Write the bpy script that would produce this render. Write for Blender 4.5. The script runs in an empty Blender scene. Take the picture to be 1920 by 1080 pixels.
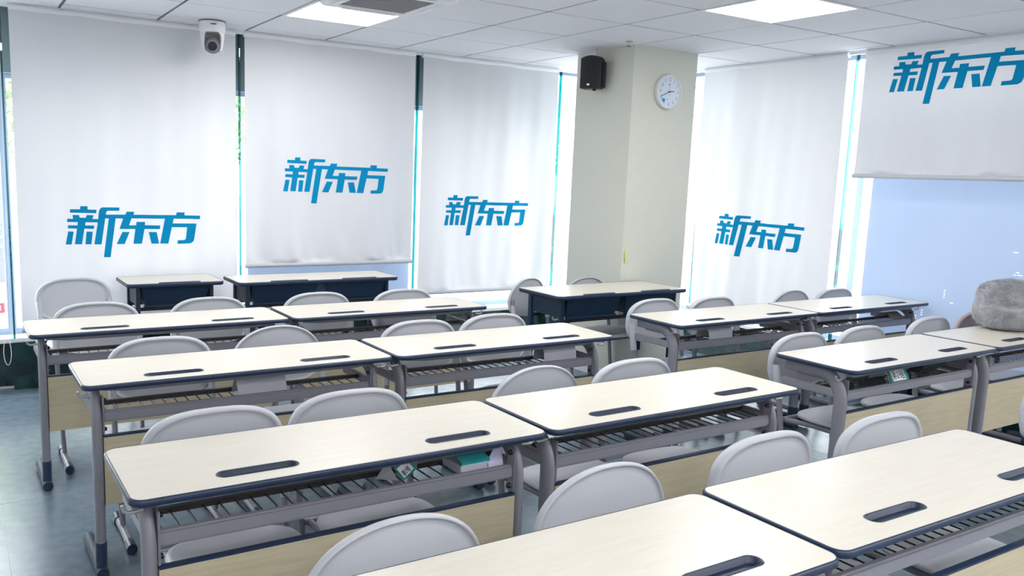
import bpy, bmesh, math, random
from mathutils import Vector, Matrix
random.seed(7)
S = bpy.context.scene
C = S.collection
PI = math.pi

# ---------------------------------------------------------------- camera, world, exposure
cam_data = bpy.data.cameras.new('camera')
cam = bpy.data.objects.new('camera', cam_data)
C.objects.link(cam)
Rv = Vector((0.854459, -0.518442, 0.033433)); Uv = Vector((0.049358, 0.145075, 0.988189)); Wv = Vector((0.517169, 0.842717, -0.14955))
m = Matrix(((Rv.x, Uv.x, -Wv.x, 0), (Rv.y, Uv.y, -Wv.y, 0), (Rv.z, Uv.z, -Wv.z, 1.5125), (0, 0, 0, 1)))
cam.matrix_world = m
cam_data.sensor_width = 36
cam_data.lens = 1557.86 / 1920 * 36
cam_data.shift_x = 97.035 / 1920
cam_data.shift_y = 22.765 / 1920
cam_data.clip_start = 0.02
S.camera = cam

world = bpy.data.worlds.new('overcast_sky'); S.world = world
world.use_nodes = True
bg = world.node_tree.nodes['Background']
bg.inputs[0].default_value = (0.96, 0.98, 1.0, 1)
bg.inputs[1].default_value = 6.5
PANEL_POWER = 17.0
S.view_settings.view_transform = 'Standard'
S.view_settings.look = 'None'
S.view_settings.gamma = 1
S.view_settings.use_curve_mapping = False
S.view_settings.exposure = 0.47

H = 2.468            # ceiling height
YB, XB = 6.02, 5.50  # planes the blinds hang in
SILL = 0.345

# ---------------------------------------------------------------- materials
def mat(name, col, rough=0.5, metal=0.0, noise=None, bump=0.0, bscale=200, spec=0.5, coat=0.0):
    M = bpy.data.materials.new(name); M.use_nodes = True
    nt = M.node_tree; N = nt.nodes; L = nt.links; b = N['Principled BSDF']
    b.inputs['Base Color'].default_value = (*col, 1)
    b.inputs['Roughness'].default_value = rough
    b.inputs['Metallic'].default_value = metal
    b.inputs['Specular IOR Level'].default_value = spec
    b.inputs['Coat Weight'].default_value = coat
    tc = N.new('ShaderNodeTexCoord')
    if noise:
        col2, sc, stretch = noise
        mp = N.new('ShaderNodeMapping'); mp.inputs['Scale'].default_value = stretch
        nz = N.new('ShaderNodeTexNoise'); nz.inputs['Scale'].default_value = sc; nz.inputs['Detail'].default_value = 6
        rp = N.new('ShaderNodeValToRGB'); rp.color_ramp.elements[0].position = 0.35; rp.color_ramp.elements[1].position = 0.65
        rp.color_ramp.elements[0].color = (*col, 1); rp.color_ramp.elements[1].color = (*col2, 1)
        L.new(tc.outputs['Object'], mp.inputs[0]); L.new(mp.outputs[0], nz.inputs['Vector'])
        L.new(nz.outputs[0], rp.inputs[0]); L.new(rp.outputs[0], b.inputs['Base Color'])
    if bump:
        n2 = N.new('ShaderNodeTexNoise'); n2.inputs['Scale'].default_value = bscale
        bp = N.new('ShaderNodeBump'); bp.inputs['Strength'].default_value = bump; bp.inputs['Distance'].default_value = 0.002
        L.new(tc.outputs['Object'], n2.inputs['Vector']); L.new(n2.outputs[0], bp.inputs['Height']); L.new(bp.outputs[0], b.inputs['Normal'])
    return M

def fabric(name, col, trans, w=0.6, bump=0.15):
    M = bpy.data.materials.new(name); M.use_nodes = True
    nt = M.node_tree; N = nt.nodes; L = nt.links
    for n in list(N): N.remove(n)
    o = N.new('ShaderNodeOutputMaterial'); d = N.new('ShaderNodeBsdfDiffuse'); t = N.new('ShaderNodeBsdfTranslucent'); x = N.new('ShaderNodeMixShader')
    d.inputs[0].default_value = (*col, 1); t.inputs[0].default_value = (*trans, 1); x.inputs[0].default_value = w
    tc = N.new('ShaderNodeTexCoord'); nz = N.new('ShaderNodeTexNoise'); nz.inputs['Scale'].default_value = 350
    bp = N.new('ShaderNodeBump'); bp.inputs['Strength'].default_value = bump; bp.inputs['Distance'].default_value = 0.001
    L.new(tc.outputs['Object'], nz.inputs['Vector']); L.new(nz.outputs[0], bp.inputs['Height'])
    L.new(bp.outputs[0], d.inputs['Normal']); L.new(d.outputs[0], x.inputs[1]); L.new(t.outputs[0], x.inputs[2]); L.new(x.outputs[0], o.inputs[0])
    return M

def glass(name, tint, refl=0.08):
    M = bpy.data.materials.new(name); M.use_nodes = True
    nt = M.node_tree; N = nt.nodes; L = nt.links
    for n in list(N): N.remove(n)
    o = N.new('ShaderNodeOutputMaterial'); t = N.new('ShaderNodeBsdfTransparent'); g = N.new('ShaderNodeBsdfGlossy'); x = N.new('ShaderNodeMixShader')
    t.inputs[0].default_value = (*tint, 1); g.inputs['Roughness'].default_value = 0.02; x.inputs[0].default_value = refl
    L.new(t.outputs[0], x.inputs[1]); L.new(g.outputs[0], x.inputs[2]); L.new(x.outputs[0], o.inputs[0])
    return M

def emit(name, col, s):
    M = bpy.data.materials.new(name); M.use_nodes = True
    N = M.node_tree.nodes; L = M.node_tree.links; N.remove(N['Principled BSDF'])
    e = N.new('ShaderNodeEmission'); e.inputs[0].default_value = (*col, 1); e.inputs[1].default_value = s
    L.new(e.outputs[0], N['Material Output'].inputs[0]); return M

MT = dict(
    top=mat('maple_laminate', (0.70, 0.66, 0.585), 0.30, noise=((0.67, 0.62, 0.53), 5, (1.0, 14, 8)), spec=0.4),
    maple=mat('maple_board', (0.54, 0.475, 0.34), 0.45, noise=((0.48, 0.415, 0.28), 6, (1.2, 10, 14)), spec=0.3),
    navy=mat('navy_plastic_edging', (0.014, 0.030, 0.070), 0.38),
    navy2=mat('navy_tray_plastic', (0.014, 0.026, 0.062), 0.4),
    blue=mat('blue_desk_plastic', (0.004, 0.020, 0.050), 0.45, bump=0.2, bscale=500),
    steel=mat('grey_powder_steel', (0.22, 0.22, 0.255), 0.40, bump=0.1, bscale=700),
    rod=mat('dark_grey_wire', (0.035, 0.032, 0.036), 0.35, metal=0.4),
    shelf=mat('dark_rail', (0.04, 0.036, 0.04), 0.5),
    chair=mat('light_grey_plastic', (0.50, 0.515, 0.56), 0.42, bump=0.25, bscale=600),
    pink=mat('pinkish_grey_plastic', (0.46, 0.37, 0.39), 0.45, bump=0.25, bscale=600),
    sleeve=mat('slate_blue_sleeve', (0.026, 0.044, 0.075), 0.6),
    bolt=mat('black_bolt', (0.01, 0.01, 0.015), 0.35),
    hook=mat('pale_hook', (0.5, 0.49, 0.5), 0.3, metal=0.5),
    floor=None,
    tile=mat('mineral_ceiling_tile', (0.84, 0.85, 0.89), 0.9, noise=((0.78, 0.79, 0.83), 90, (1, 1, 1)), bump=0.5, bscale=260, spec=0.2),
    tee=mat('ceiling_tee', (0.16, 0.17, 0.19), 0.6),
    white=mat('white_trim', (0.82, 0.83, 0.86), 0.5),
    wall=mat('white_wall_paint', (0.86, 0.86, 0.85), 0.7),
    column=mat('cream_wallpaper', (0.65, 0.66, 0.585), 0.7, noise=((0.63, 0.64, 0.565), 60, (1, 1, 1)), bump=0.3, bscale=300, spec=0.2),
    marble=mat('dark_green_marble', (0.003, 0.015, 0.017), 0.12, noise=((0.012, 0.045, 0.045), 7, (1, 1, 1)), spec=0.6),
    header=mat('grey_green_header', (0.20, 0.27, 0.29), 0.5),
    mull=mat('blue_grey_mullion', (0.35, 0.45, 0.58), 0.4, metal=0.2),
    black=mat('black_speaker_plastic', (0.008, 0.009, 0.012), 0.45, bump=0.3, bscale=800),
    camw=mat('white_camera_plastic', (0.80, 0.80, 0.82), 0.35),
    camg=mat('grey_camera_plastic', (0.17, 0.17, 0.19), 0.4),
    lens=mat('camera_lens', (0.004, 0.006, 0.02), 0.05, coat=1.0),
    chrome=mat('brushed_silver', (0.6, 0.6, 0.62), 0.25, metal=0.9),
    card=mat('grey_card', (0.42, 0.43, 0.50), 0.6),
    teal=mat('teal_print', (0.01, 0.24, 0.23), 0.35),
    paper=mat('white_paper', (0.80, 0.81, 0.84), 0.6),
    ink=mat('black_ink', (0.01, 0.01, 0.012), 0.6),
    violet=mat('pale_violet_card', (0.50, 0.50, 0.68), 0.6),
    dial=mat('pale_blue_dial', (0.62, 0.70, 0.80), 0.3),
    sticker=mat('blue_sticker', (0.05, 0.25, 0.75), 0.4),
    yellow=mat('yellow_paper_tag', (0.62, 0.70, 0.14), 0.6),
    red=mat('red_hoarding', (0.80, 0.16, 0.20), 0.5),
    yel2=mat('yellow_band', (0.85, 0.60, 0.30), 0.5),
    concrete=mat('pale_concrete', (0.55, 0.56, 0.57), 0.8, noise=((0.48, 0.49, 0.5), 3, (1, 1, 1))),
    leaf=mat('pale_green_leaves', (0.30, 0.42, 0.22), 0.6, noise=((0.42, 0.5, 0.32), 5, (1, 1, 1))),
    bark=mat('bark', (0.16, 0.17, 0.18), 0.8),
    fur=mat('grey_plush', (0.48, 0.485, 0.52), 0.95, noise=((0.64, 0.645, 0.68), 14, (1, 1, 2)), spec=0.1),
    bag=mat('dark_green_cloth', (0.02, 0.03, 0.03), 0.7),
    brown=mat('brown_grey_card', (0.18, 0.15, 0.15), 0.6),
    cord=mat('white_bead_cord', (0.75, 0.77, 0.78), 0.5),
    fin=glass('green_glass_fin', (0.05, 0.42, 0.42), 0.12),
    pane=glass('window_pane_glass', (0.96, 0.98, 0.98), 0.05),
    blind=fabric('white_blind_fabric', (0.69, 0.70, 0.735), (0.82, 0.815, 0.83), 0.080),
    print=fabric('teal_lettering', (0.008, 0.27, 0.52), (0.02, 0.42, 0.70), 0.17),
    bluefilm=fabric('pale_blue_sheet', (0.33, 0.41, 0.56), (0.38, 0.46, 0.62), 0.13),
    light=emit('lit_panel', (1.0, 0.99, 0.98), PANEL_POWER),
)
def floor_mat():
    M = mat('blue_grey_vinyl', (0.110, 0.155, 0.200), 0.22, noise=((0.145, 0.195, 0.24), 18, (1, 1, 1)), spec=0.55)
    nt = M.node_tree; N = nt.nodes; L = nt.links; b = N['Principled BSDF']
    tc = N.new('ShaderNodeTexCoord'); nz = N.new('ShaderNodeTexNoise'); nz.inputs['Scale'].default_value = 2.2; nz.inputs['Detail'].default_value = 4
    bp = N.new('ShaderNodeBump'); bp.inputs['Strength'].default_value = 0.25; bp.inputs['Distance'].default_value = 0.02
    L.new(tc.outputs['Object'], nz.inputs['Vector']); L.new(nz.outputs[0], bp.inputs['Height']); L.new(bp.outputs[0], b.inputs['Normal'])
    return M
MT['floor'] = floor_mat()

# ---------------------------------------------------------------- mesh helpers
class MB:
    """collects shapes, builds one mesh"""
    def __init__(s): s.v = []; s.f = []; s.sm = []
    def add(s, vs, fs, smooth=False):
        n = len(s.v); s.v += [tuple(v) for v in vs]; s.f += [tuple(i + n for i in f) for f in fs]; s.sm += [smooth] * len(fs); return s
    def box(s, x0, x1, y0, y1, z0, z1, bev=0.0):
        if bev:
            bm = bmesh.new(); bmesh.ops.create_cube(bm, size=1)
            for v in bm.verts: v.co = Vector(((x0 + x1) / 2 + v.co.x * (x1 - x0), (y0 + y1) / 2 + v.co.y * (y1 - y0), (z0 + z1) / 2 + v.co.z * (z1 - z0)))
            bmesh.ops.bevel(bm, geom=bm.edges[:], offset=bev, segments=2, affect='EDGES')
            bm.verts.index_update()
            s.add([v.co[:] for v in bm.verts], [[v.index for v in f.verts] for f in bm.faces]); bm.free(); return s
        return s.add([(x0, y0, z0), (x1, y0, z0), (x1, y1, z0), (x0, y1, z0), (x0, y0, z1), (x1, y0, z1), (x1, y1, z1), (x0, y1, z1)],
                     [(0, 3, 2, 1), (4, 5, 6, 7), (0, 1, 5, 4), (1, 2, 6, 5), (2, 3, 7, 6), (3, 0, 4, 7)])
    def sweep(s, pts, ra, rb=None, n=10, ref=(1, 0, 0), cap=True, smooth=True, square=False):
        """tube along pts; profile half axis ra along ref, rb across"""
        rb = rb or ra; pts = [Vector(p) for p in pts]; ref = Vector(ref).normalized(); vs = []; fs = []
        for i, p in enumerate(pts):
            t = (pts[min(i + 1, len(pts) - 1)] - pts[max(i - 1, 0)]).normalized()
            a = (ref - t * ref.dot(t)).normalized(); b = t.cross(a)
            for k in range(n):
                th = 2 * PI * (k + 0.5) / n; c, d = math.cos(th), math.sin(th)
                if square: q = 0.35; c = math.copysign(abs(c) ** q, c); d = math.copysign(abs(d) ** q, d)
                vs.append(p + a * (ra * c) + b * (rb * d))
        for i in range(len(pts) - 1):
            for k in range(n):
                k2 = (k + 1) % n; fs.append((i * n + k, i * n + k2, (i + 1) * n + k2, (i + 1) * n + k))
        s.add(vs, fs, smooth)
        if cap:
            s.add(vs[:n], [tuple(range(n))[::-1]]); s.add(vs[-n:], [tuple(range(n))])
        return s
    def cyl(s, p, q, r, n=16, r2=None, smooth=True):
        p = Vector(p); q = Vector(q); t = (q - p).normalized(); a = t.orthogonal().normalized(); b = t.cross(a); r2 = r if r2 is None else r2
        vs = [o + (a * math.cos(2 * PI * k / n) + b * math.sin(2 * PI * k / n)) * rr for o, rr in ((p, r), (q, r2)) for k in range(n)]
        s.add(vs, [(k, (k + 1) % n, n + (k + 1) % n, n + k) for k in range(n)], smooth)
        s.add(vs[:n], [tuple(range(n))[::-1]]); s.add(vs[n:], [tuple(range(n))]); return s
    def lathe(s, prof, n=32, c=(0, 0, 0), smooth=True):
        vs = [(c[0] + r * math.cos(2 * PI * k / n), c[1] + r * math.sin(2 * PI * k / n), c[2] + z) for r, z in prof for k in range(n)]
        s.add(vs, [(i * n + k, i * n + (k + 1) % n, (i + 1) * n + (k + 1) % n, (i + 1) * n + k) for i in range(len(prof) - 1) for k in range(n)], smooth)
        s.add(vs[:n], [tuple(range(n))[::-1]]); s.add(vs[-n:], [tuple(range(n))]); return s
    def rings(s, rings, smooth=True, cap0=False, cap1=True):
        n = len(rings[0]); vs = [p for r in rings for p in r]
        s.add(vs, [(i * n + k, i * n + (k + 1) % n, (i + 1) * n + (k + 1) % n, (i + 1) * n + k) for i in range(len(rings) - 1) for k in range(n)], smooth)
        if cap0: s.add(rings[0], [tuple(range(n))[::-1]], smooth)
        if cap1: s.add(rings[-1], [tuple(range(n))], smooth)
        return s
    def tri(s, loops, z, flip=False):
        """flat fill of an outline with holes, in xy at height z"""
        bm = bmesh.new(); es = []
        for lp in loops:
            vs = [bm.verts.new((x, y, z)) for x, y in lp]
            es += [bm.edges.new((vs[i], vs[(i + 1) % len(vs)])) for i in range(len(vs))]
        bmesh.ops.triangle_fill(bm, use_beauty=True, use_dissolve=False, edges=es)
        bmesh.ops.recalc_face_normals(bm, faces=bm.faces[:])
        up = sum(f.normal.z for f in bm.faces) > 0
        if up == flip: bmesh.ops.reverse_faces(bm, faces=bm.faces[:])
        bm.verts.index_update()
        s.add([v.co[:] for v in bm.verts], [[v.index for v in f.verts] for f in bm.faces]); bm.free(); return s
    def mesh(s, name, m):
        me = bpy.data.meshes.new(name); me.from_pydata(s.v, [], s.f); me.materials.append(m)
        me.polygons.foreach_set('use_smooth', s.sm); me.update(); return me

def put(name, me, parent=None, loc=(0, 0, 0), rot=(0, 0, 0), label=None, kind=None):
    o = bpy.data.objects.new(name, me); C.objects.link(o); o.location = loc; o.rotation_euler = rot
    if parent: o.parent = parent
    if label: o['label'] = label
    if kind: o['kind'] = kind
    return o
def thing(name, label, cat, loc=(0, 0, 0), rz=0, group=None):
    o = put(name, None, None, loc, (0, 0, rz), label); o['category'] = cat; o.empty_display_size = 0.1
    if group: o['group'] = group
    return o
def tag(o, label, cat, group=None):
    o['label'] = label; o['category'] = cat
    if group: o['group'] = group
    return o
def struct(name, mb, m): return put(name, mb.mesh(name, m), kind='structure')

def rrect(hx, hy, r, n=6, cx=0, cy=0):
    out = []
    for sx, sy, a0 in ((1, -1, -PI / 2), (1, 1, 0), (-1, 1, PI / 2), (-1, -1, PI)):
        for k in range(n + 1):
            a = a0 + k / n * PI / 2
            out.append((cx + sx * (hx - r) + r * math.cos(a), cy + sy * (hy - r) + r * math.sin(a)))
    return out

# ---------------------------------------------------------------- room shell
X0, Y0 = -1.35, -2.6
XG, YG = 5.80, 6.30          # glass planes
f = struct('floor', MB().box(X0, XG + .1, Y0, YG + .1, -0.08, 0), MT['floor'])
seam = mat('vinyl_weld_seam', (0.22, 0.28, 0.31), 0.3)
for i, y in enumerate((4.03, 2.0, 0.0, -2.0, 5.9)):
    put('floor_seam', MB().box(X0, XG, y - .0025, y + .0025, 0, 0.0006).mesh('floor_seam', seam), f)
for x in (0.12, 2.2, 4.2):
    put('floor_seam', MB().box(x - .002, x + .002, Y0, YG, 0, 0.0006).mesh('floor_seam', seam), f)

# ceiling: slab with tee grid and single tiles
GX, GY = 2.442, 6.470
cl = struct('ceiling', MB().box(X0 - .1, XG + .15, Y0 - .1, YG + .15, H + 0.06, H + 0.14), MT['tee'])
tiles = {}
def tile_mesh(x0, x1, y0, y1):
    k = (round(x1 - x0, 3), round(y1 - y0, 3))
    if k not in tiles:
        g = 0.0085; w, d = k[0] / 2 - g, k[1] / 2 - g
        b = 0.004
        lo = [(-w + b, -d + b, 0), (w - b, -d + b, 0), (w - b, d - b, 0), (-w + b, d - b, 0)]
        mi = [(-w, -d, b), (w, -d, b), (w, d, b), (-w, d, b)]; hi = [(-w, -d, .015), (w, -d, .015), (w, d, .015), (-w, d, .015)]
        tiles[k] = MB().rings([lo[::-1], mi[::-1], hi[::-1]], smooth=False, cap0=True, cap1=True).mesh('ceiling_tile', MT['tile'])
    return tiles[k]
xs = [GX + .6 * i for i in range(-7, 6)]
ys = [GY - .6 * j for j in range(1, 16)]
xs = [X0] + [x for x in xs if x > X0 + .05] + [5.53]
ys = [6.055] + ys
ys = [y for y in ys if y > Y0 + .05] + [Y0]
lit = []
def cell(i, row): return (GX + .6 * i, GY - .6 * row)   # near-left node of cell i.., between rows row and row+1
panels = [(-1, 2), (2, 5), (-1, 6), (-4, 4)] + [(i, j) for j in (11, 13) for i in (-5, -2, 1, 4)]  # first two are in view, the others are unseen panels added as fill light
pan = {(round(GX + .6 * i, 3), round(GY - .6 * r, 3)) for i, r in panels}
ac = (round(GX - .6, 3), round(GY - 1.8, 3))
tee = MB()
for a in range(len(xs) - 1):
    for b in range(len(ys) - 1):
        x0, x1, y1, y0 = xs[a], xs[a + 1], ys[b], ys[b + 1]
        k = (round(x0, 3), round(y1, 3))
        if k in pan or k == ac: continue
        o = put('ceiling_tile', tile_mesh(x0, x1, y0, y1), cl, ((x0 + x1) / 2, (y0 + y1) / 2, H + random.uniform(0, 0.0015)),
                (random.uniform(-.002, .002), random.uniform(-.002, .002), 0))
        if b == 0: o.rotation_euler.x = -0.02
for x in xs: tee.box(x - .011, x + .011, Y0, 6.05, H + .0045, H + .03)
for y in ys: tee.box(X0, 5.53, y - .011, y + .011, H + .0045, H + .03)
put('tee_grid', tee.mesh('tee_grid', mat('tee_grey', (0.15, 0.155, 0.18), 0.5)), cl)
struct('trim_1', MB().box(X0, 5.56, 6.045, 6.075, H - .022, H + .05).box(X0, 5.56, 6.02, 6.046, H - .004, H + .001), MT['white'])
struct('trim_2', MB().box(5.525, 5.555, Y0, 6.07, H - .022, H + .05).box(5.50, 5.526, Y0, 6.03, H - .004, H + .001), MT['white'])

# lit panels
def panel(x, y, label):
    t = thing('ceiling_light', label, 'light', (x + .3, y - .3, H), 0, 'square ceiling light panels')
    put('frame', MB().box(-.297, .297, -.297, -.277, -.003, .02).box(-.297, .297, .277, .297, -.003, .02)
        .box(-.297, -.277, -.277, .277, -.003, .02).box(.277, .297, -.277, .277, -.003, .02).mesh('frame', MT['white']), t)
    put('diffuser', MB().box(-.277, .277, -.277, .277, .002, .012).mesh('diffuser', MT['light']), t)
labs = {(-1, 2): 'square white light panel in the ceiling right of the dome camera', (2, 5): 'square white light panel in the ceiling above the two-sided column and clock'}
for i, (a, r) in enumerate(panels):
    x, y = cell(a, r)
    panel(x, y, labs.get((a, r), 'added fill light panel in the ceiling, unseen outside the picture'))

# air conditioner cassette
ax, ay = GX - .3, GY - 2.1
t = thing('ceiling_air_conditioner', 'white ceiling air conditioner cassette with grey intake grille beside the light panel', 'air conditioner', (ax, ay, H))
fr = MB()
o1 = rrect(.298, .298, .03); 
def ring3(lst, z): return [(x, y, z) for x, y in lst]
fr.rings([ring3(rrect(.298, .298, .03), .01), ring3(rrect(.298, .298, .03), -.012), ring3(rrect(.285, .285, .03), -.028), ring3(rrect(.215, .215, .03), -.030), ring3(rrect(.205, .205, .02), -.018)], smooth=False, cap0=False, cap1=False)
put('panel_frame', fr.mesh('panel_frame', MT['white']), t)
g = MB().box(-.205, .205, -.205, .205, -.02, -.014)
for k in range(13): g.box(-.2, .2, -.195 + k * .032, -.187 + k * .032, -.026, -.02)
put('intake_grille', g.mesh('intake_grille', mat('grey_grille', (0.33, 0.33, 0.35), 0.5)), t)
lv = MB().box(-.17, .17, -.012, .012, -.003, .003).mesh('louver', MT['white'])
for a in range(4):
    th = a * PI / 2
    o = put('louver', lv, t, (math.sin(th) * .25, -math.cos(th) * .25, -.033), (0, 0, th))

# structural walls (outside the picture)
struct('wall_left', MB().box(X0 - .12, X0, Y0, YG + .1, 0, H + .1), MT['wall'])
struct('wall_front', MB().box(X0 - .12, XG + .1, Y0 - .12, Y0, 0, H + .1), MT['wall'])
struct('wall_right', MB().box(5.56, XG + .1, Y0, 2.25, 0, H + .1), MT['wall'])

# window sides: marble base, sill, header, panes, mullions, fins
def base_wall(name, axis):
    P = MB()
    if axis == 'y': P.box(X0, XG + .06, 6.17, YG + .1, 0, SILL - .03)
    else: P.box(5.66, XG + .1, 2.25, 6.17, 0, SILL - .03)
    return struct(name, P, MT['marble'])
wb = base_wall('wall_back', 'y'); base_wall('wall_side', 'x')
sillm = mat('glare_whitened_sill', (0.72, 0.75, 0.76), 0.2)  # daylight glare on the marble sill top, put into a pale base colour
struct('trim_3', MB().box(X0, XG + .06, 6.10, YG + .1, SILL - .03, SILL, .004), sillm)
struct('trim_4', MB().box(5.62, XG + .1, 2.25, 6.10, SILL - .03, SILL, .004), sillm)
struct('trim_5', MB().box(X0, 4.72, 6.19, YG + .1, 2.06, H + .06), MT['header'])
struct('baseboard_back', MB().box(X0, 5.66, 6.155, 6.17, 0, .012), MT['concrete'])
fins1 = [-1.16, .31, 1.812, 3.268, 4.72]
fins2 = [5.19, 3.785, 2.31]
for i, x in enumerate(fins1):
    if x > 0: put('marble_pier', MB().box(x - .065 + .05, x + .135, 6.09, 6.18, 0, SILL - .028, .003).mesh('marble_pier', MT['marble']), wb)
def window(n, a0, a1, axis, zt=2.10):
    w = thing('window_%d' % n, None, None); del w['category']; w['kind'] = 'structure'
    if 'label' in w: del w['label']
    def bx(mb, p0, p1, q0, q1, z0, z1):
        if axis == 'y': mb.box(p0, p1, q0, q1, z0, z1)
        else: mb.box(q0, q1, p0, p1, z0, z1)
        return mb
    G = YG if axis == 'y' else XG
    fm = MB()
    bx(fm, a0, a0 + .025, G - .03, G + .04, SILL, zt); bx(fm, a1 - .025, a1, G - .03, G + .04, SILL, zt)
    bx(fm, a0 + .025, a1 - .025, G - .03, G + .04, SILL, SILL + .04); bx(fm, a0 + .025, a1 - .025, G - .03, G + .04, zt - .07, zt)
    put('window_frame', fm.mesh('window_frame', MT['mull']), w)
    put('pane', bx(MB(), a0 + .02, a1 - .02, G - .004, G + .004, SILL + .03, zt - .05).mesh('pane', MT['pane']), w)
    fb = MB(); bx(fb, a0 - .005, a0 + .005, G - .22, G - .19, SILL + .002, H - .002)
    put('glass_fin', fb.mesh('glass_fin', MT['fin']), w, label='green-edged glass fin')
edges1 = fins1 + [XG]
for i in range(len(edges1) - 1): window(i + 1, edges1[i], edges1[i + 1], 'y', 2.10 if i < 4 else H + .05)
fins2a = [2.31, 3.785, 5.19, 6.16]
for i in range(3): window(i + 6, fins2a[i], fins2a[i + 1], 'x', H + .05)

# column
col = struct('trim_7', MB().box(4.215, 4.85, 4.605, 5.24, 0, H + .02), MT['column'])
struct('baseboard_column', MB().box(4.205, 4.86, 4.594, 5.25, 0, .07, .003), MT['white'])

# ---------------------------------------------------------------- roller blinds
LOGO = [[(-0.3425, 0.3427), (-0.2975, 0.3431), (-0.2982, 0.3205), (-0.2443, 0.3199), (-0.2474, 0.2971), (-0.4058, 0.2994), (-0.4031, 0.3223), (-0.3446, 0.3222)], [(-0.4225, 0.2596), (-0.3889, 0.2586), (-0.3899, 0.2842), (-0.3505, 0.2843), (-0.3482, 0.2669), (-0.3118, 0.2659), (-0.3051, 0.2845), (-0.2626, 0.2836), (-0.2715, 0.2588), (-0.2365, 0.2578), (-0.2391, 0.236), (-0.3128, 0.236), (-0.3158, 0.2159), (-0.2608, 0.2152), (-0.2639, 0.1924), (-0.3212, 0.1937), (-0.3387, 0.0904), (-0.3827, 0.091), (-0.3662, 0.1939), (-0.4218, 0.1963), (-0.4184, 0.2167), (-0.3631, 0.216), (-0.3605, 0.2371), (-0.4242, 0.2377)], [(-0.309, 0.175), (-0.2712, 0.1737), (-0.2815, 0.0895), (-0.3183, 0.0901)], [(-0.4197, 0.1758), (-0.3865, 0.1745), (-0.402, 0.0892), (-0.4376, 0.0898)], [(-0.2646, 0.0893), (-0.2391, 0.236), (-0.2365, 0.2578), (-0.2307, 0.3065), (-0.2254, 0.3231), (-0.2174, 0.3325), (-0.2057, 0.3367), (-0.0983, 0.3355), (-0.0999, 0.3135), (-0.1734, 0.3131), (-0.1823, 0.3089), (-0.1859, 0.3005), (-0.1863, 0.288), (-0.062, 0.2875), (-0.053, 0.3075), (-0.0015, 0.3068), (-0.0085, 0.2866), (0.271, 0.2855), (0.2755, 0.305), (0.3297, 0.3053), (0.3277, 0.2846), (0.4359, 0.2828), (0.4324, 0.258), (0.2547, 0.2605), (0.2478, 0.2279), (0.4102, 0.2266), (0.3935, 0.1174), (0.3856, 0.0975), (0.3649, 0.0857), (0.2755, 0.0847), (0.2796, 0.1099), (0.317, 0.1105), (0.3299, 0.1137), (0.3354, 0.1224), (0.3452, 0.2004), (0.2416, 0.2019), (0.2158, 0.0867), (0.1604, 0.0874), (0.1955, 0.2604), (-0.0217, 0.2612), (-0.0388, 0.2151), (0.0084, 0.215), (0.0094, 0.2379), (0.0667, 0.2378), (0.0642, 0.2149), (0.165, 0.214), (0.1603, 0.1882), (0.0616, 0.1887), (0.043, 0.087), (-0.0133, 0.0878), (0.0017, 0.189), (-0.1021, 0.1906), (-0.0765, 0.2611), (-0.1249, 0.2621), (-0.1649, 0.0012), (-0.2085, 0.0022), (-0.17, 0.262), (-0.1919, 0.262), (-0.2202, 0.0886)], [(-0.0838, 0.1704), (-0.0365, 0.169), (-0.071, 0.0875), (-0.1231, 0.0883)], [(0.0877, 0.1681), (0.1392, 0.1678), (0.1542, 0.0875), (0.1039, 0.0872)]]

def blind(label, w, ztop, zbot, loc, rz, lc, lz, amp, ph, puck):
    """local x along the blind (0..w), -y towards the room"""
    t = thing('roller_blind', label, 'blind', (loc[0], loc[1], 0), rz)
    hgt = ztop - zbot
    def disp(x, z):
        d = (ztop - z) / hgt
        a = amp * (0.25 + 0.75 * d)
        v = a * (math.sin(x * 9.0 + ph + .5 * z) + .6 * math.sin(x * 17.3 + 2 * ph + 1.3 * z) + .28 * math.sin(x * 37 + 3 * ph - 2 * z))
        b = max(0, 1 - (z - zbot) / .30)
        v += puck * b * b * min(1, (z - zbot) / .05) * math.sin(x * 42 + 2 * math.sin(x * 9 + ph) + 3 * z)
        return v * min(1, (z - zbot) / .03)
    nx, nz = 110, 60
    vs = []
    for j in range(nz + 1):
        z = zbot + hgt * (j / nz) ** 1.3
        for i in range(nx + 1):
            x = w * i / nx; vs.append((x, disp(x, z), z))
    fs = [(j * (nx + 1) + i, j * (nx + 1) + i + 1, (j + 1) * (nx + 1) + i + 1, (j + 1) * (nx + 1) + i) for j in range(nz) for i in range(nx)]
    put('blind_fabric', MB().add(vs, fs, True).mesh('blind_fabric', MT['blind']), t)
    put('bottom_bar', MB().sweep([(-.006, 0, zbot - .008), (w + .006, 0, zbot - .008)], .013, .016, n=12, ref=(0, 1, 0)).mesh('bottom_bar', mat('bar_grey', (0.50, 0.51, 0.56), 0.4)), t)
    put('roller', MB().cyl((0, .012, ztop + .012), (w, .012, ztop + .012), .022, 16).mesh('roller', MT['white']), t)
    for i, P in enumerate(LOGO):
        b = MB().tri([P], 0)
        bm = bmesh.new()
        vv = [bm.verts.new(p) for p in b.v]
        for fc in b.f: bm.faces.new([vv[k] for k in fc])
        bmesh.ops.remove_doubles(bm, verts=bm.verts[:], dist=1e-6)
        for _ in range(4):
            le = [e for e in bm.edges if e.calc_length() > .05]
            if not le: break
            bmesh.ops.subdivide_edges(bm, edges=le, cuts=1)
            bmesh.ops.triangulate(bm, faces=bm.faces[:])
        for v in bm.verts:
            x, z = v.co.x + lc, v.co.y + lz
            v.co = Vector((x, disp(x, z) - .0022, z))
        me = bpy.data.meshes.new('printed_stroke'); bm.to_mesh(me); bm.free(); me.materials.append(MT['print'])
        for p in me.polygons: p.use_smooth = False
        put('printed_stroke', me, t)
    return t
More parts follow.
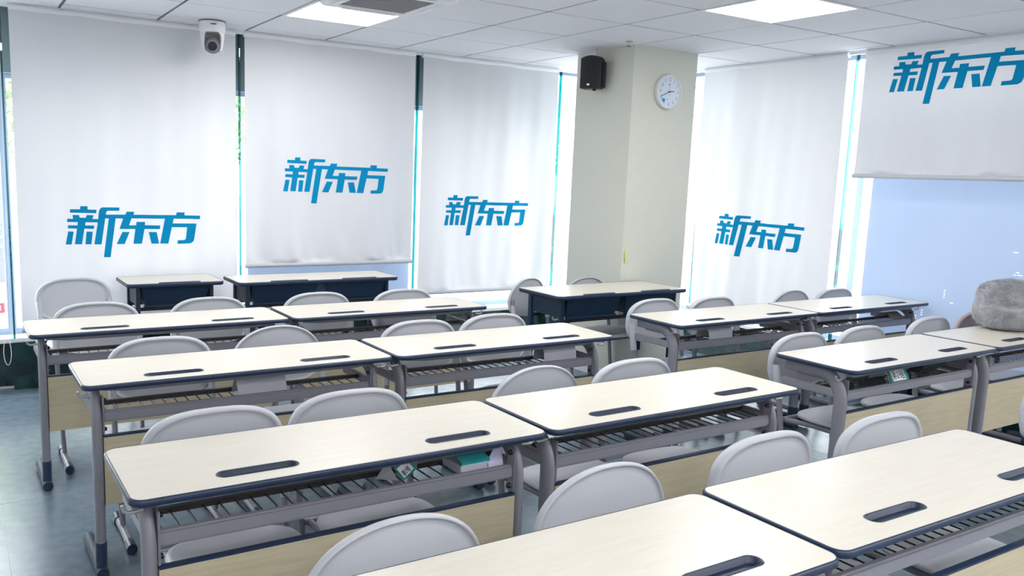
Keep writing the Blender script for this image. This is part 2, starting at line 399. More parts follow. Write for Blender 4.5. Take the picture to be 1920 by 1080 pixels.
blind('white roller blind with teal lettering at far left below the dome camera', 1.41, H - .035, .42, (.355, YB), 0, .711, .879, .012, .3, .004)
blind('white roller blind with teal lettering hanging short above the long blue-framed desk', 1.375, H - .035, .80, (1.83, YB), 0, .717, 1.255, .013, 1.9, .009)
blind('white roller blind with teal lettering just left of the cream column', 1.36, H - .035, .53, (3.275, YB), 0, .665, .997, .015, 3.1, .008)
blind('white roller blind with teal lettering just right of the cream column', 1.33, H - .035, .44, (XB, 5.13), -PI / 2, .69, .921, .022, .9, .007)
blind('white roller blind with teal lettering raised halfway above the pale blue sheet', 1.36, H - .035, 1.605, (XB, 3.665), -PI / 2, .645, 2.072, .015, 2.2, .008)

# pale blue sheets behind two raised blinds
def sheet(label, w, z0, z1, loc, rz, slits, amp, ph):
    bm = bmesh.new()
    def disp(x, z): return amp * (math.sin(x * 14 + ph) + .5 * math.sin(x * 31 + 2 * ph + z))
    nx, nz = 140, 110; G = {}
    for j in range(nz + 1):
        for i in range(nx + 1):
            x = w * i / nx; z = z0 + (z1 - z0) * j / nz
            G[i, j] = bm.verts.new((x, disp(x, z), z))
    holes = set()
    for sx, sz, dx, dz in slits:
        for q in range(13):
            u = q / 12; i = int((sx + dx * u) / w * nx); j = int((sz + dz * u + .006 * math.sin(5 * u) - z0) / (z1 - z0) * nz)
            holes.add((i, j))
    for j in range(nz):
        for i in range(nx):
            q = (G[i, j], G[i + 1, j], G[i + 1, j + 1], G[i, j + 1])
            if (i, j) in holes:   # leave a thin torn sliver open inside this cell
                c = [v.co.copy() for v in q]; m0 = (c[0] + c[3]) / 2; m1 = (c[1] + c[2]) / 2
                a = bm.verts.new(m0 + Vector((0, 0, .0012))); b = bm.verts.new(m1 + Vector((0, 0, .0012)))
                a2 = bm.verts.new(m0 - Vector((0, 0, .0012))); b2 = bm.verts.new(m1 - Vector((0, 0, .0012)))
                bm.faces.new((q[0], q[1], b2, a2)); bm.faces.new((a, b, q[2], q[3]))
            else: bm.faces.new(q)
    me = bpy.data.meshes.new('blue_sheet'); bm.to_mesh(me); bm.free(); me.materials.append(MT['bluefilm'])
    for p in me.polygons: p.use_smooth = True
    o = put('blue_sheet', me, None, (loc[0], loc[1], 0), (0, 0, rz)); tag(o, label, 'sheet'); return o
sheet('pale blue sheet hanging low in the window behind the short blind', 1.38, .40, 2.05, (1.90, 6.20), 0, [], .004, 0)
sheet('large pale blue sheet with small white tears below the raised blind at right', 1.40, .365, 2.09, (5.735, 3.665), -PI / 2,
      [(1.02, 1.00, .04, .012), (.60, .80, .004, .05), (.655, .765, .006, .004), (1.0, 1.14, .025, .006), (.46, .66, .003, .03), (.42, .63, .003, .02)], .0022, 1)

# bead chain
ch = MB()
ch.sweep([(.30 + .0, 6.04, 2.3), (.292, 6.04, 1.2), (.285, 6.035, .33)], .0012, n=6)
pts = [(.262 + .022 * math.cos(a), 6.03, .27 + .085 * math.sin(a)) for a in [PI / 2 + k * PI / 8 for k in range(17)]]
ch.sweep(pts, .002, n=6, ref=(0, 1, 0))
tag(put('blind_cord', ch.mesh('blind_cord', MT['cord'])), 'thin white cord with a loose loop hanging before the dark marble base at far left', 'cord')

# ---------------------------------------------------------------- desks
L_, W_, ZT = 1.2, .41, .75
def stadium(cx, cy, hl, r, n=8):
    out = []
    for k in range(n + 1): a = -PI / 2 + PI * k / n; out.append((cx + hl - r + r * math.cos(a), cy + r * math.sin(a)))
    for k in range(n + 1): a = PI / 2 + PI * k / n; out.append((cx - hl + r + r * math.cos(a), cy + r * math.sin(a)))
    return out
TR = [(-.275, -.120), (.325, -.120)]
def p3(l, z): return [(x, y, z) for x, y in l]
DM = {}
top = MB().tri([rrect(L_ / 2 - .006, W_ / 2 - .006, .030)] + [stadium(x, y, .106, .021) for x, y in TR], ZT)
top.tri([rrect(L_ / 2 - .006, W_ / 2 - .006, .030)], ZT - .016, flip=True)
DM['tabletop'] = top.mesh('tabletop', MT['top'])
band = MB().rings([p3(rrect(L_ / 2 - .007, W_ / 2 - .007, .029), ZT - .0005), p3(rrect(L_ / 2 - .004, W_ / 2 - .004, .032), ZT + .0006), p3(rrect(L_ / 2, W_ / 2, .036), ZT - .004),
                   p3(rrect(L_ / 2, W_ / 2, .036), ZT - .0155), p3(rrect(L_ / 2 - .004, W_ / 2 - .004, .032), ZT - .0195), p3(rrect(L_ / 2 - .03, W_ / 2 - .03, .02), ZT - .0195)], cap1=False)
DM['edge_band'] = band.mesh('edge_band', MT['navy'])
tr = MB(); cx, cy = 0, 0
tr.rings([p3(stadium(0, 0, .109, .024), ZT + .0002), p3(stadium(0, 0, .107, .0225), ZT + .0022), p3(stadium(0, 0, .103, .019), ZT + .0005), p3(stadium(0, 0, .102, .018), ZT - .011), p3(stadium(0, 0, .098, .0145), ZT - .013)], cap1=True)
DM['pen_tray'] = tr.mesh('pen_tray', MT['navy2'])
LX = L_ / 2 - .055; LYy = -.115
# C-shaped leg: vertical oval tube, bending back into the arm under the top
pts = [(0, LYy, .06), (0, LYy, .40), (0, LYy, .585)] + [(0, LYy + .10 - .10 * math.cos(a), .585 + .118 * math.sin(a)) for a in [PI / 2 * k / 8 for k in range(1, 9)]] + [(0, .10, .703)]
DM['leg'] = MB().sweep(pts, .0185, .031, n=16).mesh('leg', MT['steel'])
DM['arm_end'] = MB().box(-.016, .016, .02, .165, .682, .729, .004).mesh('arm_end', MT['steel'])
DM['foot'] = MB().sweep([(0, LYy - .035, .028), (0, LYy - .02, .032), (0, .0, .034), (0, .17, .032), (0, .205, .026)], .022, .026, n=14).mesh('foot', MT['sleeve'])
DM['leg_sleeve'] = MB().sweep([(0, LYy, .03), (0, LYy, .145)], .0205, .033, n=16).mesh('leg_sleeve', MT['navy'])
DM['beam'] = MB().box(-LX + .018, LX - .018, LYy - .012, LYy + .012, .592, .634, .006).mesh('beam', MT['steel'])
DM['rail'] = MB().sweep([(-LX + .02, -.13, .722), (-LX + .10, -.15, .718), (LX - .10, -.15, .718), (LX - .02, -.13, .722)], .010, .011, n=10, ref=(0, 1, 0)).mesh('rail', MT['steel'])
DM['bracket'] = MB().box(-.003, .003, LYy - .020, LYy + .020, .548, .688, .002).mesh('bracket', MT['steel'])
DM['bolt'] = MB().cyl((0, 0, 0), (.010, 0, 0), .009, 10, .006).mesh('bolt', MT['bolt'])
DM['side_arm'] = MB().box(-.010, .010, LYy + .01, .185, .604, .639, .004).mesh('side_arm', MT['steel'])
DM['shelf_rod'] = MB().sweep([(0, LYy + .01, .624), (0, .025, .624)], .0026, n=6).mesh('shelf_rod', MT['rod'])
DM['back_rail'] = MB().box(-LX + .01, LX - .01, .012, .030, .618, .634).mesh('back_rail', MT['shelf'])
DM['modesty_panel'] = MB().box(-LX + .018, LX - .018, LYy - .022, LYy - .006, .285, .540).mesh('modesty_panel', MT['maple'])
DM['panel_edge'] = MB().box(-LX + .018, LX - .018, LYy - .024, LYy - .004, .540, .547, .001).mesh('panel_edge', MT['navy'])
hk = [(0, 0, 0), (-.02, 0, -.002), (-.035, 0, -.003), (-.045, 0, .004), (-.048, 0, .018)]
DM['hook'] = MB().sweep(hk, .004, .005, n=8, ref=(0, 1, 0)).mesh('hook', MT['hook'])
NR = 25
def desk(x, y, rz, label, z=0):
    t = thing('double_desk', label, 'desk', (x, y, z), rz, 'grey framed double desks')
    for k in ('tabletop', 'edge_band', 'beam', 'rail', 'modesty_panel'): put(k, DM[k], t)
    put('panel_edge', DM['panel_edge'], t)
    for cx, cy in TR: put('pen_tray', DM['pen_tray'], t, (cx, cy, 0))
    for s in (-1, 1):
        lg = put('leg', DM['leg'], t, (s * LX, 0, 0))
        put('leg_sleeve', DM['leg_sleeve'], lg); put('arm_end', DM['arm_end'], lg)
        put('foot', DM['foot'], t, (s * LX, 0, 0))
        br = put('bracket', DM['bracket'], t, (s * (LX - .020), 0, 0))
        for bz in (.565, .672): put('bolt', DM['bolt'], br, (-s * .003, LYy, bz), (0, 0, 0 if s < 0 else PI))
        put('side_arm', DM['side_arm'], t, (s * LX, 0, 0))
        put('hook', DM['hook'], t, (s * (LX + .012), LYy - .005, .695), (0, 0, 0 if s < 0 else PI))
    sh = put('wire_shelf', DM['back_rail'], t)
    for k in range(NR):
        put('shelf_rod', DM['shelf_rod'], sh, (-LX + .035 + (2 * LX - .07) * k / (NR - 1), 0, 0))
    return t
desk(.859, 4.236, .008, 'pale wood double desk at the left end of the farthest full row')
desk(2.078, 4.239, .004, 'pale wood double desk at the right end of the farthest full row')
desk(.949, 3.232, .006, 'pale wood double desk at the left end of the second row back')
desk(2.165, 3.231, .002, 'pale wood double desk at the right end of the second row back')
desk(.912, 2.120, .006, 'pale wood double desk with the teal handwritten sign on its shelf')
desk(2.127, 2.135, .014, 'pale wood double desk in the centre, aisle end of the third row')
desk(.955, 1.165, .006, 'nearest pale wood double desk, cut off by the bottom edge, filling the lower middle')
desk(2.168, 1.180, -.004, 'nearest pale wood double desk at the lower right corner of the picture')
desk(3.895, 3.322, .006, 'pale wood double desk just right of the column, grey card roll on its shelf')
desk(5.103, 3.330, -.001, 'pale wood double desk pushed against the pale blue sheet')
desk(3.800, 2.245, .014, 'pale wood double desk across the aisle with white and teal card tent underneath')
desk(5.018, 2.265, .008, 'pale wood double desk carrying the grey plush cushion')

# blue framed desks at the back
def blue_desk(x, y, rz, label, L, W, z, n):
    t = thing('blue_frame_desk', label, 'desk', (x, y, 0), rz)
    hx, hy = L / 2, W / 2
    bays = [(-hx + .09, hx - .09)] if n == 1 else [(-hx + .09, -.02), (.02, hx - .09)]
    tp = MB().rings([p3(rrect(hx - .006, hy - .006, .03)[::1], z - .022), p3(rrect(hx - .006, hy - .006, .03), z)], smooth=False, cap0=True)
    put('tabletop', tp.mesh('tabletop', MT['top']), t)
    bd = MB().rings([p3(rrect(hx - .007, hy - .007, .03), z - .0005), p3(rrect(hx - .003, hy - .003, .034), z + .0008), p3(rrect(hx, hy, .036), z - .005), p3(rrect(hx, hy, .036), z - .019), p3(rrect(hx - .006, hy - .006, .03), z - .026), p3(rrect(hx - .04, hy - .04, .03), z - .026)], cap1=False)
    put('edge_band', bd.mesh('edge_band', MT['navy']), t)
    for a, b in bays:
        c = (a + b) / 2 + .02
        put('pencil_ledge', MB().rings([p3(rrect(.135, .016, .012, 4, c, -hy + .016), z - .002), p3(rrect(.133, .014, .012, 4, c, -hy + .016), z + .004), p3(rrect(.12, .006, .005, 4, c, -hy + .016), z + .0055)], smooth=False).mesh('pencil_ledge', MT['navy']), t)
        # open book box: tapered front, lip at the bottom
        w0, w1 = (b - a) / 2 - .004, (b - a) / 2 - .03; cc = (a + b) / 2
        y0, y1 = -hy + .035, hy - .05; zb = z - .15
        v = [(cc - w0, y0, z - .03), (cc + w0, y0, z - .03), (cc + w0, y1, z - .03), (cc - w0, y1, z - .03),
             (cc - w1, y0 + .03, zb), (cc + w1, y0 + .03, zb), (cc + w1, y1, zb), (cc - w1, y1, zb)]
        bx = MB().add(v, [(0, 1, 5, 4), (1, 2, 6, 5), (3, 0, 4, 7), (4, 5, 6, 7)])
        bx.box(cc - w1 - .01, cc + w1 + .01, y0 + .015, y0 + .04, zb - .012, zb + .002, .003)
        put('book_box', bx.mesh('book_box', MT['blue']), t)
    for s in (-1, 1):
        for yy in (-hy + .07, hy - .07):
            lg = put('leg', MB().box(s * (hx - .075) - .013, s * (hx - .075) + .013, yy - .022, yy + .022, .26, z - .026, .005).mesh('leg', MT['blue']), t)
            put('leg_tube', MB().cyl((s * (hx - .075), yy, .04), (s * (hx - .075), yy, .27), .011, 12).mesh('leg_tube', MT['chrome']), lg)
        put('end_plate', MB().box(s * (hx - .075) - .005, s * (hx - .075) + .005, -hy + .07, hy - .07, z - .15, z - .03).mesh('end_plate', MT['blue']), t)
        put('foot', MB().sweep([(s * (hx - .075), -hy + .01, .022), (s * (hx - .075), hy - .01, .022)], .018, .02, n=10).mesh('foot', MT['blue']), t)
        put('hook', DM['hook'], t, (s * (hx - .062), -hy + .08, z - .16), (0, 0, 0 if s < 0 else PI))
    put('cross_rail', MB().box(-hx + .08, hx - .08, -hy + .06, -hy + .085, z - .185, z - .165).box(-hx + .08, hx - .08, hy - .085, hy - .06, z - .185, z - .165).mesh('cross_rail', MT['bolt']), t)
    return t
blue_desk(1.230, 5.750, .01, 'small single desk with dark blue box under the leftmost lettered blind', .62, .42, .752, 1)
blue_desk(2.196, 5.620, .003, 'long desk with two dark blue boxes below the short blind', 1.19, .41, .752, 2)
blue_desk(3.830, 4.340, .014, 'long desk with two dark blue boxes standing against the cream column', 1.16, .46, .768, 2)

# ---------------------------------------------------------------- chairs
def back_outline(kind, sc, n=56):
    """closed outline (x,z) of the backrest, scaled about its middle"""
    out = []
    for k in range(n):
        th = 2 * PI * k / n; c, s = math.cos(th), math.sin(th)
        a = .219
        if s >= 0:
            e = 2.0 / (3.4 if kind == 'square' else 2.15); hz = .155 if kind == 'square' else .175
            x = a * math.copysign(abs(c) ** e, c); z = hz * abs(s) ** e
            if kind == 'square': z += .018 * (1 - (x / a) ** 2) * (z / hz)
        else:
            e = 2.0 / 4.0
            x = (a - .006) * math.copysign(abs(c) ** e, c); z = -.075 * abs(s) ** e - .022 * (1 - (x / a) ** 2) * abs(s)
        out.append((x * (1 - sc / a), z * (1 - sc / .225)))
    return out
def chair_back(kind):
    z0 = .627 if kind == 'square' else .625
    hz = .173 if kind == 'square' else .175
    rim = .020 if kind == 'square' else .012
    th = .030 if kind == 'square' else .020
    def ring(sc, dy):
        return [(x, dy + .55 * x * x - .10 * (-z) * 1.0 * (1 if z < 0 else .55) * .9 - .012, z0 + z) for x, z in back_outline(kind, sc)]
    R = [ring(.16, th), ring(.08, th), ring(.012, th), ring(.002, th * .8), ring(0, th * .4), ring(.003, .002), ring(rim * .45, -.003), ring(rim * .85, -.001), ring(rim + .001, .004), ring(rim + .003, .0065), ring(rim + .02, .0075), ring(.08, .008), ring(.16, .008), ring(.21, .008)]
    R = [r[::-1] for r in R]
    return MB().rings(R, cap0=True, cap1=True)
CM = {}
for k in ('square', 'round'): CM['back_' + k] = chair_back(k)
CH = {k: CM[k].mesh('backrest', MT['chair']) for k in CM}
CHP = CM['back_square'].mesh('backrest', MT['pink'])
def seat_outline(sc):
    out = []
    for k in range(48):
        th = 2 * PI * k / 48; c, s = math.cos(th), math.sin(th); e = 2 / 3.6
        out.append(((.195 - sc) * math.copysign(abs(c) ** e, c), -.240 + (.160 - sc) * math.copysign(abs(s) ** e, s)))
    return out
def sr(sc, z, dish=0): return [(x, y, z - dish * (1 - min(1, (x / .2) ** 2)) + (-.10 * max(0, -y - .34) if dish >= 0 else 0)) for x, y in seat_outline(sc)]
seat = MB().rings([sr(.02, .425), sr(.004, .427), sr(0, .434), sr(.004, .444), sr(.018, .450), sr(.05, .449, .004), sr(.10, .447, .008), sr(.155, .446, .010)], cap0=True)
CH['seat'] = seat.mesh('seat', MT['chair'])
PX = .200
def post_pts(s, full=True):
    return [(s * (PX + .002), .0, .66), (s * (PX + .002), -.008, .62), (s * PX, -.030, .50), (s * (PX - .004), -.062, .30), (s * (PX - .012), -.105, .05)]
CH['legL'] = MB().sweep(post_pts(-1), .011, .015, n=12).mesh('leg', MT['steel'])
CH['legR'] = MB().sweep(post_pts(1), .011, .015, n=12).mesh('leg', MT['steel'])
CH['slL'] = MB().sweep(post_pts(-1)[:3], .015, .021, n=14).mesh('back_sleeve', MT['chair'])
CH['slLr'] = MB().sweep(post_pts(-1)[1:3], .015, .019, n=14).mesh('back_sleeve', MT['chair'])
CH['slRr'] = MB().sweep(post_pts(1)[1:3], .015, .019, n=14).mesh('back_sleeve', MT['chair'])
CH['slR'] = MB().sweep(post_pts(1)[:3], .015, .021, n=14).mesh('back_sleeve', MT['chair'])
def fpts(a, b): return [(0, a, .026), (0, (a + b) / 2, .028), (0, b, .026)]
CH['foot'] = MB().sweep(fpts(-.29, .045), .015, .017, n=12).mesh('foot', MT['steel'])
CH['cap'] = MB().sweep([(0, -.03, .024), (0, 0, .026), (0, .03, .024)], .020, .024, n=12).mesh('foot_cap', MT['navy'])
CH['arm'] = MB().sweep([(0, -.045, .395), (0, -.20, .408), (0, -.38, .408)], .010, .013, n=10).mesh('seat_rail', MT['steel'])
CH['bar'] = MB().sweep([(-PX + .01, 0, .40), (PX - .01, 0, .40)], .011, n=10, ref=(0, 1, 0)).mesh('crossbar', MT['steel'])
def chair(x, y, label, kind='square', rz=0, pink=False, grp='grey plastic classroom chairs'):
    t = thing('classroom_chair', label, 'chair', (x, y, 0), rz, grp)
    put('backrest', CHP if pink else CH['back_' + kind], t, label='pinkish panel of the backrest' if pink else None)
    put('seat', CH['seat'], t)
    put('crossbar', CH['bar'], t, (0, -.05, 0)); put('crossbar', CH['bar'], t, (0, -.34, .002))
    for s, k, q in ((-1, 'legL', 'slL'), (1, 'legR', 'slR')):
        put('leg', CH[k], t); put('back_sleeve', CH[q + ('r' if kind == 'round' else '')], t)
        ft = put('foot', CH['foot'], t, (s * (PX - .013), 0, 0))
        for yy in (-.27, .03): put('foot_cap', CH['cap'], ft, (0, yy, 0))
        put('seat_rail', CH['arm'], t, (s * (PX - .03), 0, 0))
    return t
chair(.625, 5.60, 'light grey chair standing alone against the leftmost blind, whole backrest in view', rz=.05)
chair(0.615, 4.580, 'light grey square-backed chair at the left end of the farthest full row')
chair(1.190, 4.570, 'light grey square-backed chair below the small single blue desk')
chair(1.822, 4.560, 'light grey square-backed chair before the left box of the long two-box desk')
chair(2.378, 4.530, 'light grey square-backed chair at the right end of the farthest row, left of the column')
chair(0.722, 3.550, 'light grey square-backed chair at the left end of the second row')
chair(1.258, 3.630, 'light grey round-backed chair in the second row at left', 'round')
chair(1.944, 3.522, 'light grey square-backed chair in the second row, left of the pair at its right desk')
chair(2.406, 3.550, 'light grey square-backed chair at the right end of the second row')
chair(0.645, 2.415, 'light grey square-backed chair at the left end of the third row, large in view')
chair(1.100, 2.440, 'light grey square-backed chair right of the one at the third row left end')
chair(1.895, 2.480, 'light grey round-backed chair in the middle of the third row', 'round')
chair(2.340, 2.420, 'light grey square-backed chair at the right end of the third row beside the aisle')
chair(0.775, 1.460, 'light grey round-backed chair nearest the bottom edge of the picture', 'round')
chair(1.395, 1.515, 'large light grey round-backed chair in the lower middle behind the nearest desk', 'round')
chair(2.000, 1.500, 'light grey square-backed chair behind the lower right desk, left one')
chair(2.540, 1.475, 'light grey square-backed chair behind the lower right desk, right one', rz=-.03)
chair(3.500, 4.760, 'pale chair against the bright window left of the column', 'round', rz=.32)
chair(3.965, 4.680, 'grey round-backed chair wedged between the column and the blue-box desk', 'round', rz=.05)
chair(3.674, 3.670, 'light grey chair at the aisle end of the row right of the column')
chair(4.125, 3.612, 'light grey square-backed chair below the blind right of the column')
chair(4.955, 3.660, 'light grey round-backed chair at the foot of the window gap', 'round')
chair(5.385, 3.618, 'light grey square-backed chair at the left edge of the pale blue sheet')
chair(3.553, 2.535, 'light grey chair across the aisle with its seat and legs exposed')
chair(4.060, 2.540, 'light grey square-backed chair second from the aisle in the right group')
chair(4.765, 2.580, 'light grey chair just left of the grey plush cushion in the right group')
chair(5.300, 2.600, 'chair with a pinkish back panel mostly hidden by the grey plush cushion', pink=True)
chair(3.740, 1.500, 'light grey chair cut off by the right edge of the picture')

# ---------------------------------------------------------------- things on the wall and ceiling
# dome camera
t = thing('security_camera', 'white ceiling mounted turret camera with dark lens over the leftmost blind', 'camera', (1.545, 5.80, H), 0)
b = MB().lathe([(.080, -.002), (.083, -.010), (.086, -.055), (.082, -.075), (.078, -.078)], 36)
put('housing', b.mesh('housing', MT['camw']), t)
put('mount_ring', MB().lathe([(.088, .0), (.088, -.008), (.07, -.008)], 36).mesh('mount_ring', MT['camg']), t)
yk = MB()
va = math.atan2(-5.8, -1.545)   # turned towards the room
fx, fy = math.cos(va), math.sin(va); sx, sy = -fy, fx
# yoke: curved hood around the ball, open to the front
rings = []
for z, r, a0 in ((-.075, .080, .55), (-.10, .078, .85), (-.13, .073, .95), (-.16, .068, 1.0), (-.185, .062, 1.05), (-.192, .058, 1.05)):
    n = 20; out = []
    for k in range(n + 1):
        a = va + a0 + (2 * PI - 2 * a0) * k / n; out.append((r * math.cos(a), r * math.sin(a), z))
    for k in range(n, -1, -1):
        a = va + a0 + (2 * PI - 2 * a0) * k / n; out.append(((r - .010) * math.cos(a), (r - .010) * math.sin(a), z))
    rings.append(out)
yk.rings(rings, smooth=False, cap0=True)
put('yoke', yk.mesh('yoke', MT['camw']), t)
ball = MB(); prof = [(.056 * math.sin(PI * k / 14) + .0005, -.155 - .056 * math.cos(PI * (k) / 14) * -1) for k in range(15)]
ball.lathe(prof, 28)
put('camera_ball', ball.mesh('camera_ball', MT['camg']), t)
c0 = Vector((fx * .045, fy * .045, -.165)); d = Vector((fx, fy, -.25)).normalized()
ln = put('lens', MB().cyl(c0, c0 + d * .022, .030, 28).mesh('lens', MT['lens']), t)
put('lens_ring', MB().cyl(c0 - d * .005, c0 + d * .014, .038, 28).mesh('lens_ring', mat('ring_grey', (.28, .28, .31), .35)), ln)
put('indicator_slot', MB().box(-.018, .018, -.0885, -.084, -.032, -.027).mesh('indicator_slot', MT['bolt']), t, (0, 0, 0), (0, 0, va + PI / 2 + .1))

# wall speaker
t = thing('wall_speaker', 'black loudspeaker hanging high on the left face of the column', 'speaker', (4.118, 4.935, 2.285), math.radians(-60))
sp = MB()
pr = []
for z in (-.112, -.105, .105, .112):
    ins = .006 if abs(z) > .11 else 0
    o = []
    for k in range(9):
        u = -1 + 2 * k / 8; o.append((u * (.080 - ins), -.050 - .022 * (1 - u * u) + ins, z + .012 * (1 - u * u) * (1 if z > 0 else 0)))
    o += [(.070 - ins, .045, z), (-.070 + ins, .045, z)]
    pr.append(o)
sp.rings(pr, smooth=False, cap0=True, cap1=True)
put('cabinet', sp.mesh('cabinet', MT['black']), t)
gl = MB(); pr = []
for z in (-.100, .100):
    pr.append([((-1 + 2 * k / 8) * .074, -.053 - .023 * (1 - (-1 + 2 * k / 8) ** 2), z) for k in range(9)] + [(.074, -.045, z), (-.074, -.045, z)])
gl.rings(pr, smooth=False, cap0=True)
put('front_grille', gl.mesh('front_grille', mat('dark_grille', (.012, .013, .017), .7, bump=.8, bscale=1500)), t)
bd = MB().lathe([(.011, 0), (.011, .0015)], 20)
o = put('badge', bd.mesh('badge', MT['chrome']), t, (-.005, -.0765, -.086), (PI / 2, 0, 0)); o.scale = (1, .55, 1)
put('mount_bracket', MB().box(.0, .085, .02, .045, -.02, .02, .003).box(.02, .06, .03, .08, -.05, .05, .003).mesh('mount_bracket', MT['black']), t)
put('knob', MB().cyl((.02, -.01, -.112), (.02, -.01, -.125), .014, 14).mesh('knob', MT['black']), t)
put('side_handle', MB().box(.078, .092, -.03, .03, -.105, .085, .004).mesh('side_handle', MT['black']), t)
tag(put('hanging_rod', MB().cyl((4.168, 4.965, 2.39), (4.168, 4.965, H), .003, 8).cyl((4.168, 4.965, H - .004), (4.168, 4.965, H), .010, 12).mesh('hanging_rod', MT['chrome'])), 'thin metal rod dropping from the ceiling to the black speaker', 'rod')
t = thing('sprinkler', 'small metal fire sprinkler on the ceiling in front of the column corner', 'sprinkler', (4.09, 4.53, H), 0)
put('stem', MB().cyl((0, 0, -.03), (0, 0, 0), .005, 10).mesh('stem', MT['chrome']), t)
put('ceiling_plate', MB().lathe([(.028, 0), (.024, -.005)], 20).mesh('ceiling_plate', MT['chrome']), t)
put('deflector', MB().lathe([(.016, -.035), (.016, -.032)], 16).mesh('deflector', mat('dark_brass', (.12, .11, .10), .4, metal=.8)), t)

# clock
t = thing('wall_clock', 'round white wall clock on the right face of the column', 'clock', (4.545, 4.605, 2.163), 0)
# lathe around y
def lathe_y(prof, n=48):
    b = MB(); vs = [(r * math.cos(2 * PI * k / n), -d, r * math.sin(2 * PI * k / n)) for r, d in prof for k in range(n)]
    b.add(vs, [(i * n + k, i * n + (k + 1) % n, (i + 1) * n + (k + 1) % n, (i + 1) * n + k) for i in range(len(prof) - 1) for k in range(n)], True)
    return b
cs = lathe_y([(.120, 0), (.124, .012), (.124, .036), (.119, .043), (.112, .042), (.109, .034)])
put('case', cs.mesh('case', mat('white_clock_case', (.72, .72, .74), .3)), t)
dl = lathe_y([(.112, .034), (.0001, .034)]); put('dial', dl.mesh('dial', MT['dial']), t)
nm = MB()
def text_mesh(s, size):
    cu = bpy.data.curves.new('txt', 'FONT'); cu.body = s; cu.size = size; cu.align_x = 'CENTER'; cu.align_y = 'CENTER'
    o = bpy.data.objects.new('txt', cu); C.objects.link(o)
    bpy.context.view_layer.update()
    me = bpy.data.meshes.new_from_object(o); r = ([v.co[:] for v in me.vertices], [tuple(p.vertices) for p in me.polygons])
    bpy.data.objects.remove(o); bpy.data.meshes.remove(me); return r
for h in range(1, 13):
    a = PI / 2 - h * PI / 6; vs, fs = text_mesh(str(h), .034)
    nm.add([(x * .8 + .088 * math.cos(a), -.0350, y + .088 * math.sin(a)) for x, y, z in vs], fs)
put('numerals', nm.mesh('numerals', mat('grey_numerals', (.16, .18, .24), .5)), t)
def hand(name, ang, l, w, back, y, m):
    a = PI / 2 - math.radians(ang); c, s = math.cos(a), math.sin(a)
    q = [(-back, -w), (l, -w * .6), (l, w * .6), (-back, w)]
    v = [(x * c - z * s, -y, x * s + z * c) for x, z in q] + [(x * c - z * s, -y + .001, x * s + z * c) for x, z in q]
    put(name, MB().add(v, [(0, 1, 2, 3), (7, 6, 5, 4), (0, 4, 5, 1), (1, 5, 6, 2), (2, 6, 7, 3), (3, 7, 4, 0)]).mesh(name, m), t)
hand('hour_hand', 83, .052, .0035, .01, .0365, MT['ink'])
hand('minute_hand', 246, .092, .0028, .012, .0378, MT['ink'])
hand('second_hand', 0, .085, .0007, .03, .0390, mat('thin_hand', (.25, .27, .3), .4))
put('hub', MB().cyl((0, -.034, 0), (0, -.041, 0), .005, 14).mesh('hub', MT['ink']), t)
put('round_sticker', MB().cyl((-.052, -.0345, -.062), (-.052, -.0355, -.062), .015, 20).mesh('round_sticker', MT['sticker']), t)
put('maker_mark', MB().box(-.008, .008, -.0353, -.0345, .048, .054).box(-.03, -.006, -.0353, -.0345, -.056, -.0535).mesh('maker_mark', mat('mark_grey', (.15, .16, .2), .5)), t)

# yellow tag and hook marks on the column
yt = MB(); vs = []
for k in range(9):
    z = 1.00 - .09 * k / 8; vs += [(4.235, 4.603 - .004 - .012 * (k / 8) ** 2, z), (4.256, 4.603 - .002 - .010 * (k / 8) ** 2, z)]
yt.add(vs, [(2 * k, 2 * k + 1, 2 * k + 3, 2 * k + 2) for k in range(8)], True)
tag(put('paper_tag', yt.mesh('paper_tag', MT['yellow'])), 'small yellow paper tag stuck at the column corner', 'tag')

# ---------------------------------------------------------------- card tents on the wire shelves
ZS = .6270
def tent(x, y, rz, l, w, h, m, label, roundtop=False, name='card_tent', extra=None):
    t = thing(name, label, 'card', (x, y, ZS), rz)
    n = 7; prof = []
    if roundtop:
        for k in range(n): a = PI * k / (n - 1); prof.append((w * math.cos(a), h * math.sin(a) ** .8))
    else: prof = [(w, 0), (w * .55, h * .55), (w * .12, h * .97), (-w * .12, h * .97), (-w * .55, h * .55), (-w, 0)]
    th = .0015
    vs = []; N_ = len(prof)
    for xx in (-l / 2, l / 2):
        vs += [(xx, a, b) for a, b in prof] + [(xx, a * .97, b - th * 1.2 if b > 0 else 0) for a, b in prof]
    F = []
    for k in range(N_ - 1):
        F += [(k, k + 1, 2 * N_ + k + 1, 2 * N_ + k), (N_ + k + 1, N_ + k, 3 * N_ + k, 3 * N_ + k + 1), (k, N_ + k, N_ + k + 1, k + 1), (2 * N_ + k, 2 * N_ + k + 1, 3 * N_ + k + 1, 3 * N_ + k)]
    put('folded_card', MB().add(vs, F).mesh('folded_card', m), t)
    return t
tent(1.02, 3.178, .02, .20, .045, .070, MT['card'], 'plain grey card tent on the shelf of the second-row left desk')
tent(2.51, 3.178, .02, .20, .045, .078, MT['card'], 'plain grey card tent at the right end of the second row shelf', True)
tent(3.75, 3.275, .02, .20, .05, .075, MT['card'], 'grey curved card on the shelf of the desk right of the column', True)
tent(5.56, 3.32, .02, .15, .06, .04, MT['brown'], 'dull brown card on the shelf end near the pale blue sheet')

